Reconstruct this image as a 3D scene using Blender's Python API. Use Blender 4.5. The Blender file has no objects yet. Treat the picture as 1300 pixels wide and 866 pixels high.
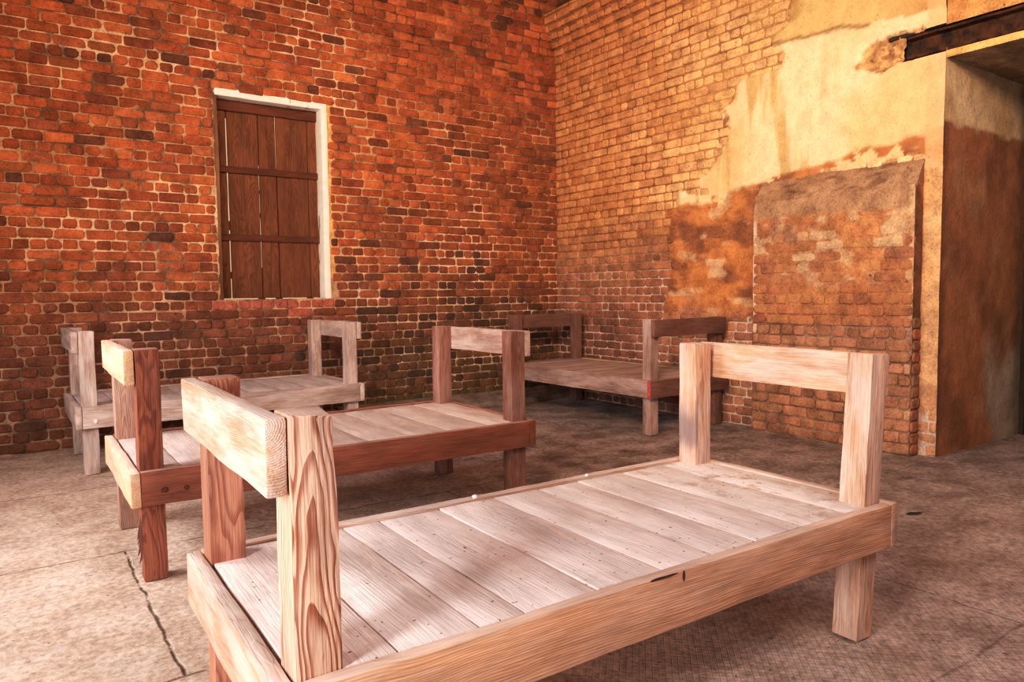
import bpy, bmesh, math, random
from mathutils import Vector, Matrix, noise
R = math.radians
rnd = random.Random(7)
scn = bpy.context.scene
COL = scn.collection

# ------------------------------------------------------------------ helpers
def link(o, parent=None):
    COL.objects.link(o)
    if parent: o.parent = parent
    return o

def empty(name, loc=(0, 0, 0), rz=0.0):
    o = bpy.data.objects.new(name, None)
    o.empty_display_size = 0.1
    o.location = loc
    o.rotation_euler = (0, 0, rz)
    return link(o)

def tag(o, label=None, cat=None, group=None, kind=None):
    if label: o['label'] = label
    if cat: o['category'] = cat
    if group: o['group'] = group
    if kind: o['kind'] = kind
    return o

def smooth(a, b, x):
    t = max(0.0, min(1.0, (x - a) / (b - a)))
    return t * t * (3 - 2 * t)

def mixc(a, b, t):
    return tuple(a[i] + (b[i] - a[i]) * t for i in range(3))

def jit(c, lo, hi):
    f = rnd.uniform(lo, hi)
    return tuple(x * f * rnd.uniform(0.96, 1.04) for x in c)

def fbm(x, y, z=0.0, oct=4):
    return noise.fractal(Vector((x, y, z)), 1.0, 2.0, oct)      # about -1..1

# ------------------------------------------------------------------ node helper
class NT:
    def __init__(self, name):
        self.m = bpy.data.materials.new(name)
        self.m.use_nodes = True
        self.t = self.m.node_tree
        self.b = self.t.nodes['Principled BSDF']
        self.b.inputs['Specular IOR Level'].default_value = 0.25
    def n(self, typ, **kw):
        nd = self.t.nodes.new(typ)
        for k, v in kw.items(): setattr(nd, k, v)
        return nd
    def put(self, sock, v):
        if isinstance(v, bpy.types.NodeSocket): self.t.links.new(v, sock)
        elif isinstance(v, (tuple, list)) and len(v) == 3 and sock.type == 'RGBA': sock.default_value = (*v, 1)
        else: sock.default_value = v
    def attr(self, name):
        return self.n('ShaderNodeAttribute', attribute_name=name)
    def obj(self):
        return self.n('ShaderNodeTexCoord').outputs['Object']
    def math(self, op, a, b=0.0, c=None, clamp=False):
        nd = self.n('ShaderNodeMath', operation=op, use_clamp=clamp)
        self.put(nd.inputs[0], a); self.put(nd.inputs[1], b)
        if c is not None: self.put(nd.inputs[2], c)
        return nd.outputs[0]
    def vmath(self, op, a, b):
        nd = self.n('ShaderNodeVectorMath', operation=op)
        self.put(nd.inputs[0], a); self.put(nd.inputs[1], b)
        return nd.outputs[0]
    def noise(self, vec, scale=5.0, detail=4.0, rough=0.55, dist=0.0, color=False):
        nd = self.n('ShaderNodeTexNoise')
        self.put(nd.inputs['Vector'], vec)
        nd.inputs['Scale'].default_value = scale
        nd.inputs['Detail'].default_value = detail
        nd.inputs['Roughness'].default_value = rough
        nd.inputs['Distortion'].default_value = dist
        return nd.outputs['Color' if color else 'Fac']
    def ramp(self, fac, lo, hi, a=0.0, b=1.0):
        nd = self.n('ShaderNodeMapRange', interpolation_type='SMOOTHSTEP')
        self.put(nd.inputs[0], fac)
        for i, v in zip((1, 2, 3, 4), (lo, hi, a, b)): nd.inputs[i].default_value = v
        return nd.outputs[0]
    def mix(self, fac, a, b, mode='MIX'):
        nd = self.n('ShaderNodeMix', data_type='RGBA', blend_type=mode)
        self.put(nd.inputs[0], fac); self.put(nd.inputs[6], a); self.put(nd.inputs[7], b)
        return nd.outputs[2]
    def bump(self, h, strength=0.5, dist=0.01, prev=None):
        nd = self.n('ShaderNodeBump')
        nd.inputs['Strength'].default_value = strength
        nd.inputs['Distance'].default_value = dist
        self.put(nd.inputs['Height'], h)
        if prev is not None: self.put(nd.inputs['Normal'], prev)
        return nd.outputs[0]
    def done(self, col, rough=0.85, nrm=None):
        self.put(self.b.inputs['Base Color'], col)
        self.put(self.b.inputs['Roughness'], rough)
        if nrm is not None: self.put(self.b.inputs['Normal'], nrm)
        return self.m

# ------------------------------------------------------------------ materials
def mat_masonry():
    k = NT('masonry')
    ca = k.attr('Col')
    c = ca.outputs['Color']; amt = ca.outputs['Alpha']
    p = k.obj()
    a = k.noise(p, 9, 5, 0.6)
    b = k.noise(p, 70, 4, 0.65)
    f = k.math('ADD', k.math('MULTIPLY_ADD', k.ramp(a, 0.25, 0.75, -0.36, 0.26), amt, 1.0), k.math('MULTIPLY', k.ramp(b, 0.25, 0.75, -0.26, 0.26), amt))
    col = k.mix(1.0, c, f, 'MULTIPLY')
    pits = k.ramp(k.noise(p, 55, 2, 0.5), 0.66, 0.74)
    col = k.mix(k.math('MULTIPLY', k.math('MULTIPLY', pits, 0.6), amt), col, (0.03, 0.016, 0.01))
    h = k.math('ADD', k.math('MULTIPLY', k.noise(p, 30, 6, 0.7), 1.0), k.math('MULTIPLY', pits, -0.35))
    return k.done(col, 0.93, k.bump(h, 0.7, 0.012))

def mat_wood(name, early, late, bleach, bl_amt, ring=0.007, dirt=0.5, grain=0.75, splat=False, char=False):
    k = NT(name)
    P = k.attr('wc').outputs['Vector']
    d = k.vmath('MULTIPLY', k.vmath('SUBTRACT', k.noise(k.vmath('MULTIPLY', P, (1.6, 6, 6)), 1.0, 3, 0.5, color=True), (0.5, 0.5, 0.5)), (0.0, 0.07, 0.07))
    Q = k.vmath('ADD', P, d)
    sp = k.n('ShaderNodeSeparateXYZ'); k.put(sp.inputs[0], Q)
    r = k.math('SQRT', k.math('ADD', k.math('MULTIPLY', sp.outputs[1], sp.outputs[1]), k.math('MULTIPLY', sp.outputs[2], sp.outputs[2])))
    w = k.math('FRACT', k.math('DIVIDE', r, ring))
    latew = k.math('MULTIPLY', k.ramp(w, 0.25, 0.82), k.ramp(w, 0.9, 1.0, 1.0, 0.0))
    fib = k.noise(k.vmath('MULTIPLY', P, (6, 220, 220)), 1.0, 3, 0.6)
    blot = k.noise(k.vmath('MULTIPLY', P, (2.2, 9, 9)), 1.0, 5, 0.6)
    col = k.mix(k.math('MULTIPLY', latew, grain), early, late)
    col = k.mix(1.0, col, k.ramp(fib, 0.25, 0.75, 0.72, 1.22), 'MULTIPLY')
    col = k.mix(1.0, col, k.ramp(blot, 0.25, 0.75, 0.68, 1.22), 'MULTIPLY')
    geo = k.n('ShaderNodeNewGeometry')
    sn = k.n('ShaderNodeSeparateXYZ'); k.put(sn.inputs[0], geo.outputs['Normal'])
    up = k.ramp(sn.outputs[2], 0.3, 0.9)
    bn = k.noise(k.vmath('MULTIPLY', P, (3.0, 14, 14)), 1.0, 6, 0.7)
    bm = k.math('ADD', k.math('MULTIPLY', k.ramp(bn, 0.36, 0.62), bl_amt), k.math('MULTIPLY', up, 0.55), clamp=True)
    bcol = k.mix(1.0, bleach, k.ramp(fib, 0.2, 0.8, 0.8, 1.12), 'MULTIPLY')
    bcol = k.mix(1.0, bcol, k.ramp(blot, 0.3, 0.7, 0.78, 1.1), 'MULTIPLY')
    col = k.mix(k.math('MULTIPLY', bm, 0.85), col, bcol)
    dn = k.noise(k.vmath('MULTIPLY', P, (4, 22, 22)), 1.0, 6, 0.75)
    col = k.mix(k.math('MULTIPLY', k.ramp(dn, 0.58, 0.75), dirt), col, mixc(late, (0.03, 0.02, 0.015), 0.5))
    if splat:
        po = k.obj()
        so = k.n('ShaderNodeSeparateXYZ'); k.put(so.inputs[0], po)
        near = k.ramp(so.outputs[0], 0.35, 0.95)
        sp1 = k.math('MULTIPLY', k.ramp(k.noise(po, 16, 5, 0.7), 0.51, 0.56), near)
        col = k.mix(k.math('MULTIPLY', sp1, 0.8), col, (0.86, 0.82, 0.78))
        sp2 = k.math('MULTIPLY', k.ramp(k.noise(po, 5.5, 6, 0.75), 0.52, 0.64), k.math('MULTIPLY_ADD', near, 0.6, 0.15))
        col = k.mix(sp2, col, (0.30, 0.17, 0.10))
        sp3 = k.ramp(k.noise(po, 60, 2, 0.5), 0.70, 0.72)
        col = k.mix(k.math('MULTIPLY', sp3, 0.8), col, (0.06, 0.04, 0.03))
    if char:
        zo = k.n('ShaderNodeSeparateXYZ'); k.put(zo.inputs[0], k.obj())
        cz = k.math('ADD', zo.outputs[2], k.math('MULTIPLY', k.math('SUBTRACT', blot, 0.5), 0.25))
        cmk = k.math('MULTIPLY', k.ramp(cz, 0.02, 0.10), k.ramp(cz, 0.16, 0.30, 1.0, 0.0))
        cmk = k.math('MULTIPLY', cmk, k.ramp(zo.outputs[0], -0.036, -0.024, 1.0, 0.0))
        col = k.mix(k.math('MULTIPLY', cmk, 0.7), col, (0.14, 0.12, 0.14))
    h = k.math('ADD', k.math('MULTIPLY', latew, 0.75 * grain), fib)
    return k.done(col, 0.8, k.bump(h, 0.45, 0.004))

def mat_floor():
    k = NT('dusty_concrete')
    p = k.obj()
    s = k.n('ShaderNodeSeparateXYZ'); k.put(s.inputs[0], p)
    X, Y = s.outputs[0], s.outputs[1]
    big = k.noise(p, 0.9, 5, 0.6)
    mid = k.noise(p, 4.0, 6, 0.65)
    fine = k.noise(p, 38, 5, 0.7)
    # the trodden dark part towards the right wall
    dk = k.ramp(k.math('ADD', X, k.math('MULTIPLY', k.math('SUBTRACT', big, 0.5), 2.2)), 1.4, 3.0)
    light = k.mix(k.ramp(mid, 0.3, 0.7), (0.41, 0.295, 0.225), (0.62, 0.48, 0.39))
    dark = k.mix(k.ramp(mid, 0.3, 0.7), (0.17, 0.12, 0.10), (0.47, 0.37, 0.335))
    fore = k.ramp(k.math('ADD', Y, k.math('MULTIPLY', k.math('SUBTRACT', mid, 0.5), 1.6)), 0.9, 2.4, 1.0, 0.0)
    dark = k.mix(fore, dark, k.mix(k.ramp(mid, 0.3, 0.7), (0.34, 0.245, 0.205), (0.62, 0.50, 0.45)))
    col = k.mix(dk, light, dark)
    col = k.mix(1.0, col, k.ramp(fine, 0.25, 0.75, 0.60, 1.38), 'MULTIPLY')
    # pale dust and lime droppings
    dust = k.math('MULTIPLY', k.ramp(k.noise(p, 2.3, 7, 0.72), 0.50, 0.66), k.ramp(k.noise(p, 26, 4, 0.7), 0.47, 0.58))
    col = k.mix(k.math('MULTIPLY', dust, 0.7), col, (0.66, 0.57, 0.52))
    # dark crumbs
    crumb = k.math('MULTIPLY', k.ramp(k.noise(p, 48, 2, 0.6), 0.665, 0.70), k.ramp(k.noise(p, 3.3, 3, 0.6), 0.40, 0.62))
    col = k.mix(k.math('MULTIPLY', crumb, 0.8), col, (0.05, 0.033, 0.025))
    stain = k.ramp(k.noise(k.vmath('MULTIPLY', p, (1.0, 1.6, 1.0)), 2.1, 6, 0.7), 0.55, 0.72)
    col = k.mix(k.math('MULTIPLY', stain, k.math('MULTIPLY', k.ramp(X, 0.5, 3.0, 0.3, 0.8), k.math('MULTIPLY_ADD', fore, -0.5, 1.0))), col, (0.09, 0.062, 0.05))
    # slab joints
    wob = k.math('MULTIPLY', k.math('SUBTRACT', k.noise(p, 3.5, 5, 0.6), 0.5), 0.05)
    def lines(c, off, step, wd):
        q = k.math('ADD', k.math('ADD', c, wob), -off)
        f = k.math('PINGPONG', q, step / 2)
        return k.ramp(f, 0.0, wd, 1.0, 0.0)
    row = k.math('FLOOR', k.math('DIVIDE', k.math('ADD', Y, -2.32), 1.335))
    j = k.math('MAXIMUM', lines(k.math('ADD', X, k.math('MULTIPLY', row, 0.74)), 0.40, 1.68, 0.010), lines(Y, 2.32, 1.335, 0.010))
    j = k.math('MULTIPLY', j, k.ramp(k.noise(p, 9, 4, 0.7), 0.32, 0.55))
    jr = k.math('MULTIPLY', j, k.ramp(dk, 0.0, 1.0, 0.85, 0.35))
    col = k.mix(jr, col, (0.075, 0.05, 0.038))
    # scored lattice pressed into the floor
    q = k.math('ADD', X, Y); q2 = k.math('SUBTRACT', X, Y)
    la = k.math('MAXIMUM', k.ramp(k.math('PINGPONG', q, 0.014), 0.0, 0.004, 1, 0), k.ramp(k.math('PINGPONG', q2, 0.014), 0.0, 0.004, 1, 0))
    la = k.math('MULTIPLY', la, k.ramp(X, 1.0, 1.8))
    col = k.mix(k.math('MULTIPLY', la, 0.25), col, (0.10, 0.07, 0.055))
    h = k.math('ADD', k.math('MULTIPLY', k.noise(p, 14, 7, 0.7), 1.0), k.math('ADD', k.math('MULTIPLY', j, -0.8), k.math('MULTIPLY', la, -0.25)))
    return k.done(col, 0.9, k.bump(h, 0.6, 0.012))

def mat_noise(name, a, b, scale=6.0, rough=0.85, bump=0.4, dist=0.008, metallic=0.0, stretch=(1, 1, 1)):
    k = NT(name)
    p = k.vmath('MULTIPLY', k.obj(), stretch)
    n1 = k.noise(p, scale, 6, 0.65)
    col = k.mix(k.ramp(n1, 0.32, 0.68), a, b)
    k.b.inputs['Metallic'].default_value = metallic
    return k.done(col, rough, k.bump(k.noise(p, scale * 4, 6, 0.7), bump, dist))

def mat_paint():
    k = NT('flaking_white_paint')
    p = k.obj()
    chip = k.ramp(k.noise(k.vmath('MULTIPLY', p, (9, 9, 3.5)), 1.0, 6, 0.7), 0.60, 0.65)
    base = k.mix(k.ramp(k.noise(p, 14, 4), 0.3, 0.7), (0.86, 0.80, 0.68), (0.94, 0.90, 0.82))
    col = k.mix(chip, base, (0.30, 0.15, 0.06))
    return k.done(col, 0.6, k.bump(k.math('SUBTRACT', 1.0, chip), 0.6, 0.003))

M = {}
M['masonry'] = mat_masonry()
M['floor'] = mat_floor()
M['woodA'] = mat_wood('bleached_pine', (0.58, 0.35, 0.23), (0.34, 0.145, 0.075), (0.80, 0.67, 0.61), 0.6, 0.005, 0.35, 0.6)
M['woodAchar'] = mat_wood('scorched_pine_post', (0.58, 0.35, 0.24), (0.36, 0.16, 0.085), (0.78, 0.66, 0.62), 0.6, 0.005, 0.35, 0.6, char=True)
M['woodAfront'] = mat_wood('orange_tan_rail', (0.60, 0.34, 0.205), (0.42, 0.195, 0.10), (0.80, 0.66, 0.59), 0.22, 0.006, 0.35, 0.5)
M['woodApost'] = mat_wood('bleached_pine_post', (0.66, 0.43, 0.31), (0.27, 0.085, 0.038), (0.80, 0.65, 0.58), 0.2, 0.0046, 0.2, 0.95)
M['woodAred'] = mat_wood('reddish_pine_post', (0.42, 0.19, 0.12), (0.22, 0.065, 0.038), (0.60, 0.41, 0.33), 0.15, 0.0046, 0.3, 0.8)
M['deckA'] = mat_wood('bleached_plank', (0.76, 0.60, 0.54), (0.64, 0.47, 0.40), (0.90, 0.78, 0.75), 0.9, 0.005, 0.4, 0.2, splat=True)
M['woodB'] = mat_wood('red_brown_pine', (0.25, 0.078, 0.04), (0.11, 0.028, 0.016), (0.56, 0.36, 0.29), 0.10, 0.005, 0.6)
M['woodBdark'] = mat_wood('dark_stained_pine', (0.23, 0.09, 0.058), (0.085, 0.034, 0.025), (0.50, 0.38, 0.34), 0.30, 0.005, 0.75)
M['woodBlight'] = mat_wood('pale_orange_pine', (0.66, 0.40, 0.24), (0.46, 0.18, 0.07), (0.78, 0.64, 0.54), 0.4, 0.006, 0.25, 0.6)  # paler, more orange pine than the rest of the second bunk
M['woodBgrey'] = mat_wood('brown_grey_post', (0.36, 0.20, 0.14), (0.2, 0.09, 0.06), (0.56, 0.43, 0.38), 0.35, 0.005, 0.4)
M['deckB'] = mat_wood('dusty_plank', (0.52, 0.36, 0.30), (0.42, 0.26, 0.20), (0.70, 0.59, 0.55), 0.7, 0.006, 0.5, 0.15)
M['woodC'] = mat_wood('grey_weathered_pine', (0.46, 0.33, 0.28), (0.29, 0.19, 0.155), (0.68, 0.59, 0.56), 0.65, 0.005, 0.4)
M['deckC'] = mat_wood('grey_plank', (0.56, 0.48, 0.45), (0.44, 0.36, 0.33), (0.70, 0.65, 0.65), 0.85, 0.006, 0.3, 0.15)
M['woodD'] = mat_wood('dark_brown_pine', (0.20, 0.09, 0.062), (0.10, 0.04, 0.028), (0.40, 0.29, 0.26), 0.2, 0.005, 0.6)
M['woodDgrey'] = mat_wood('scuffed_brown_pine', (0.34, 0.21, 0.17), (0.19, 0.10, 0.075), (0.58, 0.47, 0.44), 0.6, 0.005, 0.5)
M['woodDpale'] = mat_wood('pale_batten', (0.50, 0.34, 0.18), (0.36, 0.21, 0.10), (0.58, 0.44, 0.30), 0.3, 0.005, 0.4)
M['shutter'] = mat_wood('shutter_board', (0.19, 0.065, 0.028), (0.07, 0.022, 0.011), (0.26, 0.11, 0.055), 0.25, 0.005, 0.5, 0.5)
M['batten'] = mat_wood('shutter_batten', (0.15, 0.045, 0.022), (0.07, 0.02, 0.012), (0.2, 0.08, 0.05), 0.15, 0.006, 0.5)
M['paint'] = mat_paint()
M['frame_dark'] = mat_noise('bare_frame_wood', (0.10, 0.045, 0.022), (0.30, 0.15, 0.075), 7, stretch=(1, 1, 0.2))
M['iron'] = mat_noise('rusty_iron', (0.010, 0.007, 0.006), (0.10, 0.038, 0.016), 11, 0.75, 0.8, 0.01, 0.15)
M['cement'] = mat_noise('cement_fillet', (0.16, 0.12, 0.10), (0.33, 0.26, 0.22), 8)
M['red_paint'] = mat_noise('red_paint', (0.36, 0.045, 0.05), (0.5, 0.12, 0.11), 25)
M['stain'] = mat_noise('dark_stain', (0.02, 0.018, 0.02), (0.06, 0.045, 0.04), 40)
M['knot'] = mat_noise('knot_wood', (0.06, 0.018, 0.01), (0.13, 0.04, 0.02), 60)
M['nail'] = mat_noise('pale_nail', (0.75, 0.6, 0.45), (0.9, 0.8, 0.65), 40)
M['chip'] = mat_noise('lime_chip', (0.72, 0.68, 0.64), (0.9, 0.87, 0.84), 40)
M['plank_dark'] = mat_noise('old_ceiling_timber', (0.05, 0.022, 0.012), (0.17, 0.075, 0.035), 5, stretch=(4, 0.4, 4))
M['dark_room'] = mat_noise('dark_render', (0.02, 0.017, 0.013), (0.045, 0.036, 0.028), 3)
M['moss'] = mat_noise('moss', (0.03, 0.045, 0.012), (0.07, 0.09, 0.03), 30)

# ------------------------------------------------------------------ geometry: timber
def board_mesh(mesh_name, dims, axis, bevel=0.005, wobble=0.0015, seed=0, pith=None, notch=None):
    """A sawn timber centred on its origin: dims (x,y,z), grain along axis."""
    rr = random.Random(seed)
    bm = bmesh.new()
    bmesh.ops.create_cube(bm, size=1.0)
    for v in bm.verts: v.co = Vector((v.co.x * dims[0], v.co.y * dims[1], v.co.z * dims[2]))
    n = max(2, int(dims[axis] / 0.07))
    es = [e for e in bm.edges if abs((e.verts[0].co - e.verts[1].co)[axis]) > dims[axis] * 0.9]
    bmesh.ops.bevel(bm, geom=list(bm.edges), offset=bevel, segments=2, affect='EDGES', profile=0.6)
    for i in range(1, n):
        c = [0, 0, 0]; c[axis] = -dims[axis] / 2 + dims[axis] * i / n
        nn = [0, 0, 0]; nn[axis] = 1
        bmesh.ops.bisect_plane(bm, geom=bm.verts[:] + bm.edges[:] + bm.faces[:], plane_co=c, plane_no=nn)
    o1, o2 = [a for a in range(3) if a != axis]
    if pith is None:
        pith = (rr.uniform(-0.05, 0.05), rr.choice((-1, 1)) * rr.uniform(0.05, 0.11))
    tilt = (rr.uniform(-0.02, 0.02), rr.uniform(-0.035, 0.035)); off = rr.uniform(-9, 9)
    lay = bm.verts.layers.float_vector.new('wc')
    sx = rr.uniform(0, 50)
    for v in bm.verts:
        u = v.co[axis]
        v[lay] = Vector((u + off, v.co[o1] + pith[0] + tilt[0] * u, v.co[o2] + pith[1] + tilt[1] * u))
        f = noise.noise_vector(Vector((v.co.x * 5 + sx, v.co.y * 5, v.co.z * 5)))
        g = noise.noise_vector(Vector((v.co.x * 22 + sx, v.co.y * 22, v.co.z * 22)))
        v.co += f * wobble * 1.6 + g * wobble * 0.8
        if notch: notch(v, dims)
    for f in bm.faces: f.smooth = True
    me = bpy.data.meshes.new(mesh_name)
    bm.to_mesh(me); bm.free()
    me.set_sharp_from_angle(angle=R(35))
    return me

def board(name, parent, lo, hi, axis, mat, seed, **kw):
    lo, hi = Vector(lo), Vector(hi)
    me = board_mesh(name, hi - lo, axis, seed=seed, **kw)
    o = bpy.data.objects.new(name, me)
    me.materials.append(mat)
    o.location = (lo + hi) / 2
    return link(o, parent)

def join_boards(name, parent, items, mat, seed, **kw):
    """several planks laid as one deck: one mesh"""
    bm = bmesh.new()
    lay = None
    for i, (lo, hi, axis) in enumerate(items):
        lo, hi = Vector(lo), Vector(hi)
        me = board_mesh('tmp', hi - lo, axis, seed=seed + i, **kw)
        me.transform(Matrix.Translation((lo + hi) / 2))
        bm.from_mesh(me)
        bpy.data.meshes.remove(me)
    for f in bm.faces: f.smooth = True
    me = bpy.data.meshes.new(name)
    bm.to_mesh(me); bm.free()
    me.set_sharp_from_angle(angle=R(35))
    me.materials.append(mat)
    o = bpy.data.objects.new(name, me)
    return link(o, parent)

def blob(name, parent, loc, size, mat, seed, amp=0.25, sub=2):
    bm = bmesh.new()
    bmesh.ops.create_icosphere(bm, subdivisions=sub, radius=1.0)
    for v in bm.verts:
        v.co *= 1 + amp * noise.noise(v.co * 1.7 + Vector((seed * 3.1, 0, 0)))
        v.co = Vector((v.co.x * size[0], v.co.y * size[1], v.co.z * size[2]))
    for f in bm.faces: f.smooth = True
    me = bpy.data.meshes.new(name); bm.to_mesh(me); bm.free()
    me.materials.append(mat)
    o = bpy.data.objects.new(name, me); o.location = loc
    return link(o, parent)

# ------------------------------------------------------------------ geometry: masonry
class Mason:
    """bricks, mortar and plaster of one wall as one mesh; (u, z, d): along, up, out of the wall"""
    def __init__(self): self.v = []; self.f = []; self.c = []; self.sm = []
    def brick(self, u0, u1, z0, z1, d, col, rr, depth=0.03, jit=0.003, round_=0.3):
        w, h = u1 - u0, z1 - z0
        rad = min(w, h) * rr.uniform(round_ * 0.4, round_)
        base = len(self.v)
        j = lambda: rr.uniform(-jit, jit)
        cs = []
        corners = [(u0 + j(), z0 + j()), (u1 + j(), z0 + j()), (u1 + j(), z1 + j()), (u0 + j(), z1 + j())]
        dirs = [((0, 1), (1, 0)), ((-1, 0), (0, 1)), ((0, -1), (-1, 0)), ((1, 0), (0, -1))]
        for (cu, cz), (a, b) in zip(corners, dirs):
            k1 = rad * rr.uniform(0.5, 1.2)
            cs.append((cu + a[0] * k1, cz + a[1] * k1)); cs.append((cu + b[0] * k1, cz + b[1] * k1))
        mu = sum(c[0] for c in cs) / 8; mz = sum(c[1] for c in cs) / 8
        ins = 0.006
        tl, tw = rr.uniform(-0.02, 0.02), rr.uniform(-0.05, 0.05)
        for ring, (sc, dd) in enumerate(((0, d - depth), (0, d - 0.006), (ins, d - 0.001), (ins * 2.2, d))):
            for (cu, cz) in cs:
                uu = cu + (mu - cu) * min(1, sc / (w / 2)); zz = cz + (mz - cz) * min(1, sc / (h / 2))
                self.v.append((uu, zz, dd + (tl * (uu - mu) + tw * (zz - mz)) * (ring > 0)))
        for ring in range(3):
            for i in range(8):
                a = base + ring * 8 + i; b = base + ring * 8 + (i + 1) % 8
                self.f.append((a, b, b + 8, a + 8))
        self.f.append(tuple(base + 24 + i for i in range(8)))
        self.c += [col(mu, mz) if callable(col) else col] * 32
    def grid(self, u0, u1, z0, z1, step, dfun, cfun, skip=None):
        nu = max(1, round((u1 - u0) / step)); nz = max(1, round((z1 - z0) / step))
        base = len(self.v)
        for i in range(nu + 1):
            for k in range(nz + 1):
                u = u0 + (u1 - u0) * i / nu; z = z0 + (z1 - z0) * k / nz
                self.v.append((u, z, dfun(u, z))); self.c.append(cfun(u, z))
        for i in range(nu):
            for k in range(nz):
                if skip and skip(u0 + (u1 - u0) * (i + .5) / nu, z0 + (z1 - z0) * (k + .5) / nz): continue
                a = base + i * (nz + 1) + k
                self.f.append((a, a + nz + 1, a + nz + 2, a + 1))
    def build(self, name, place, mat, kind='structure', parent=None, flip=False):
        me = bpy.data.meshes.new(name)
        me.from_pydata([place(*p) for p in self.v], [], [tuple(reversed(f)) for f in self.f] if flip else self.f)
        at = me.color_attributes.new('Col', 'FLOAT_COLOR', 'POINT')
        at.data.foreach_set('color', [x for c in self.c for x in (c if len(c) == 4 else (*c, 1.0))])
        me.polygons.foreach_set('use_smooth', [True] * len(me.polygons))
        me.set_sharp_from_angle(angle=R(50))
        me.materials.append(mat)
        me.update()
        o = bpy.data.objects.new(name, me)
        if kind: o['kind'] = kind
        return link(o, parent)

def box_obj(name, lo, hi, mat, kind='structure', parent=None, bevel=0.0):
    bm = bmesh.new()
    bmesh.ops.create_cube(bm, size=1.0)
    lo, hi = Vector(lo), Vector(hi)
    for v in bm.verts: v.co = Vector(((v.co.x + .5) * (hi.x - lo.x) + lo.x, (v.co.y + .5) * (hi.y - lo.y) + lo.y, (v.co.z + .5) * (hi.z - lo.z) + lo.z))
    if bevel: bmesh.ops.bevel(bm, geom=list(bm.edges), offset=bevel, segments=2, affect='EDGES')
    me = bpy.data.meshes.new(name); bm.to_mesh(me); bm.free()
    me.materials.append(mat)
    o = bpy.data.objects.new(name, me)
    if kind: o['kind'] = kind
    return link(o, parent)

YB, XR = 6.45, 5.15           # faces of the back wall and of the right wall
XL = -1.55                    # left wall, out of the frame
ZC = 4.75                     # ceiling
YO = 2.34                     # near edge of the right wall: side of the opening
PITCH = 0.0795

# --- the window opening in the back wall
WX0, WX1, WZ0, WZ1 = 1.50, 2.485, 1.115, 2.88

# ------------------------------------------------------------------ back wall
BR = [(0.46, 0.130, 0.045), (0.40, 0.105, 0.038), (0.50, 0.150, 0.052), (0.36, 0.098, 0.038), (0.29, 0.080, 0.036), (0.44, 0.138, 0.055), (0.43, 0.115, 0.04)]
def back_brick_col(u, z):
    c = rnd.choice(BR)
    c = jit(c, 0.62, 1.18)
    n1 = fbm(u * 0.9, z * 0.9, 3.0)
    low = smooth(1.75, 0.75, z + 0.35 * n1)
    c = mixc(c, jit((0.165, 0.066, 0.041), .6, 1.3), low * 0.88)  # dark lower courses; vignetted bottom darkness is painted in here too
    c = mixc(c, (0.20, 0.075, 0.035), smooth(2.9, 4.9, u) * smooth(3.6, 2.6, z + 0.5 * n1) * 0.5)  # shade painted in: bricks browner and darker towards the right corner
    # soot and algae in the lower middle
    al = smooth(1.25, 0.3, z + 0.3 * n1) * smooth(2.0, 3.2, u) * smooth(5.3, 4.4, u)
    c = mixc(c, (0.085, 0.075, 0.035), al * rnd.uniform(0.15, 0.65))
    mid = smooth(0.15, 0.6, fbm(u * 0.8 + 9, z * 1.3, 1.0)) * smooth(2.6, 1.6, z) * smooth(2.4, 3.0, u)
    c = mixc(c, (0.17, 0.075, 0.045), mid * 0.6)
    if rnd.random() < 0.05 + 0.25 * low * smooth(2.0, 2.8, u): c = mixc(c, (0.05, 0.032, 0.026), 0.65)
    if z < 0.25: c = mixc(c, (0.06, 0.085, 0.025), smooth(0.25, 0.05, z) * smooth(2.5, 3.2, u) * rnd.uniform(.3, .9))
    if WX0 - 0.02 < u < WX1 and WZ0 - 0.12 < z < WZ0: c = (0.40, 0.12, 0.08)
    return c
def back_mortar_col(u, z):
    n1 = fbm(u * 1.4, z * 1.4, 7.0)
    c = mixc((0.46, 0.26, 0.13), (0.74, 0.50, 0.30), smooth(-0.3, 0.4, n1))
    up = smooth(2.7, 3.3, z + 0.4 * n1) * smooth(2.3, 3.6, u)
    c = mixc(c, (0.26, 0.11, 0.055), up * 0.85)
    low = smooth(1.3, 0.5, z)
    c = mixc(c, (0.30, 0.21, 0.145), low * 0.75)  # lower mortar darkened along with the painted bottom darkness
    c = mixc(c, (0.10, 0.055, 0.035), smooth(0.02, 0.3, fbm(u * 4, z * 4, 17.0)) * 0.8)
    if WX1 < u < WX1 + 0.05 and 1.3 < z < WZ1: return (0.72, 0.40, 0.15)
    pale = smooth(0.1, 0.45, fbm(u * 1.2 + 4, z * 3.0, 2.0)) * smooth(2.2, 1.4, z) * smooth(2.4, 2.8, u)
    return mixc(c, (0.72, 0.58, 0.42), pale * 0.8)

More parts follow.
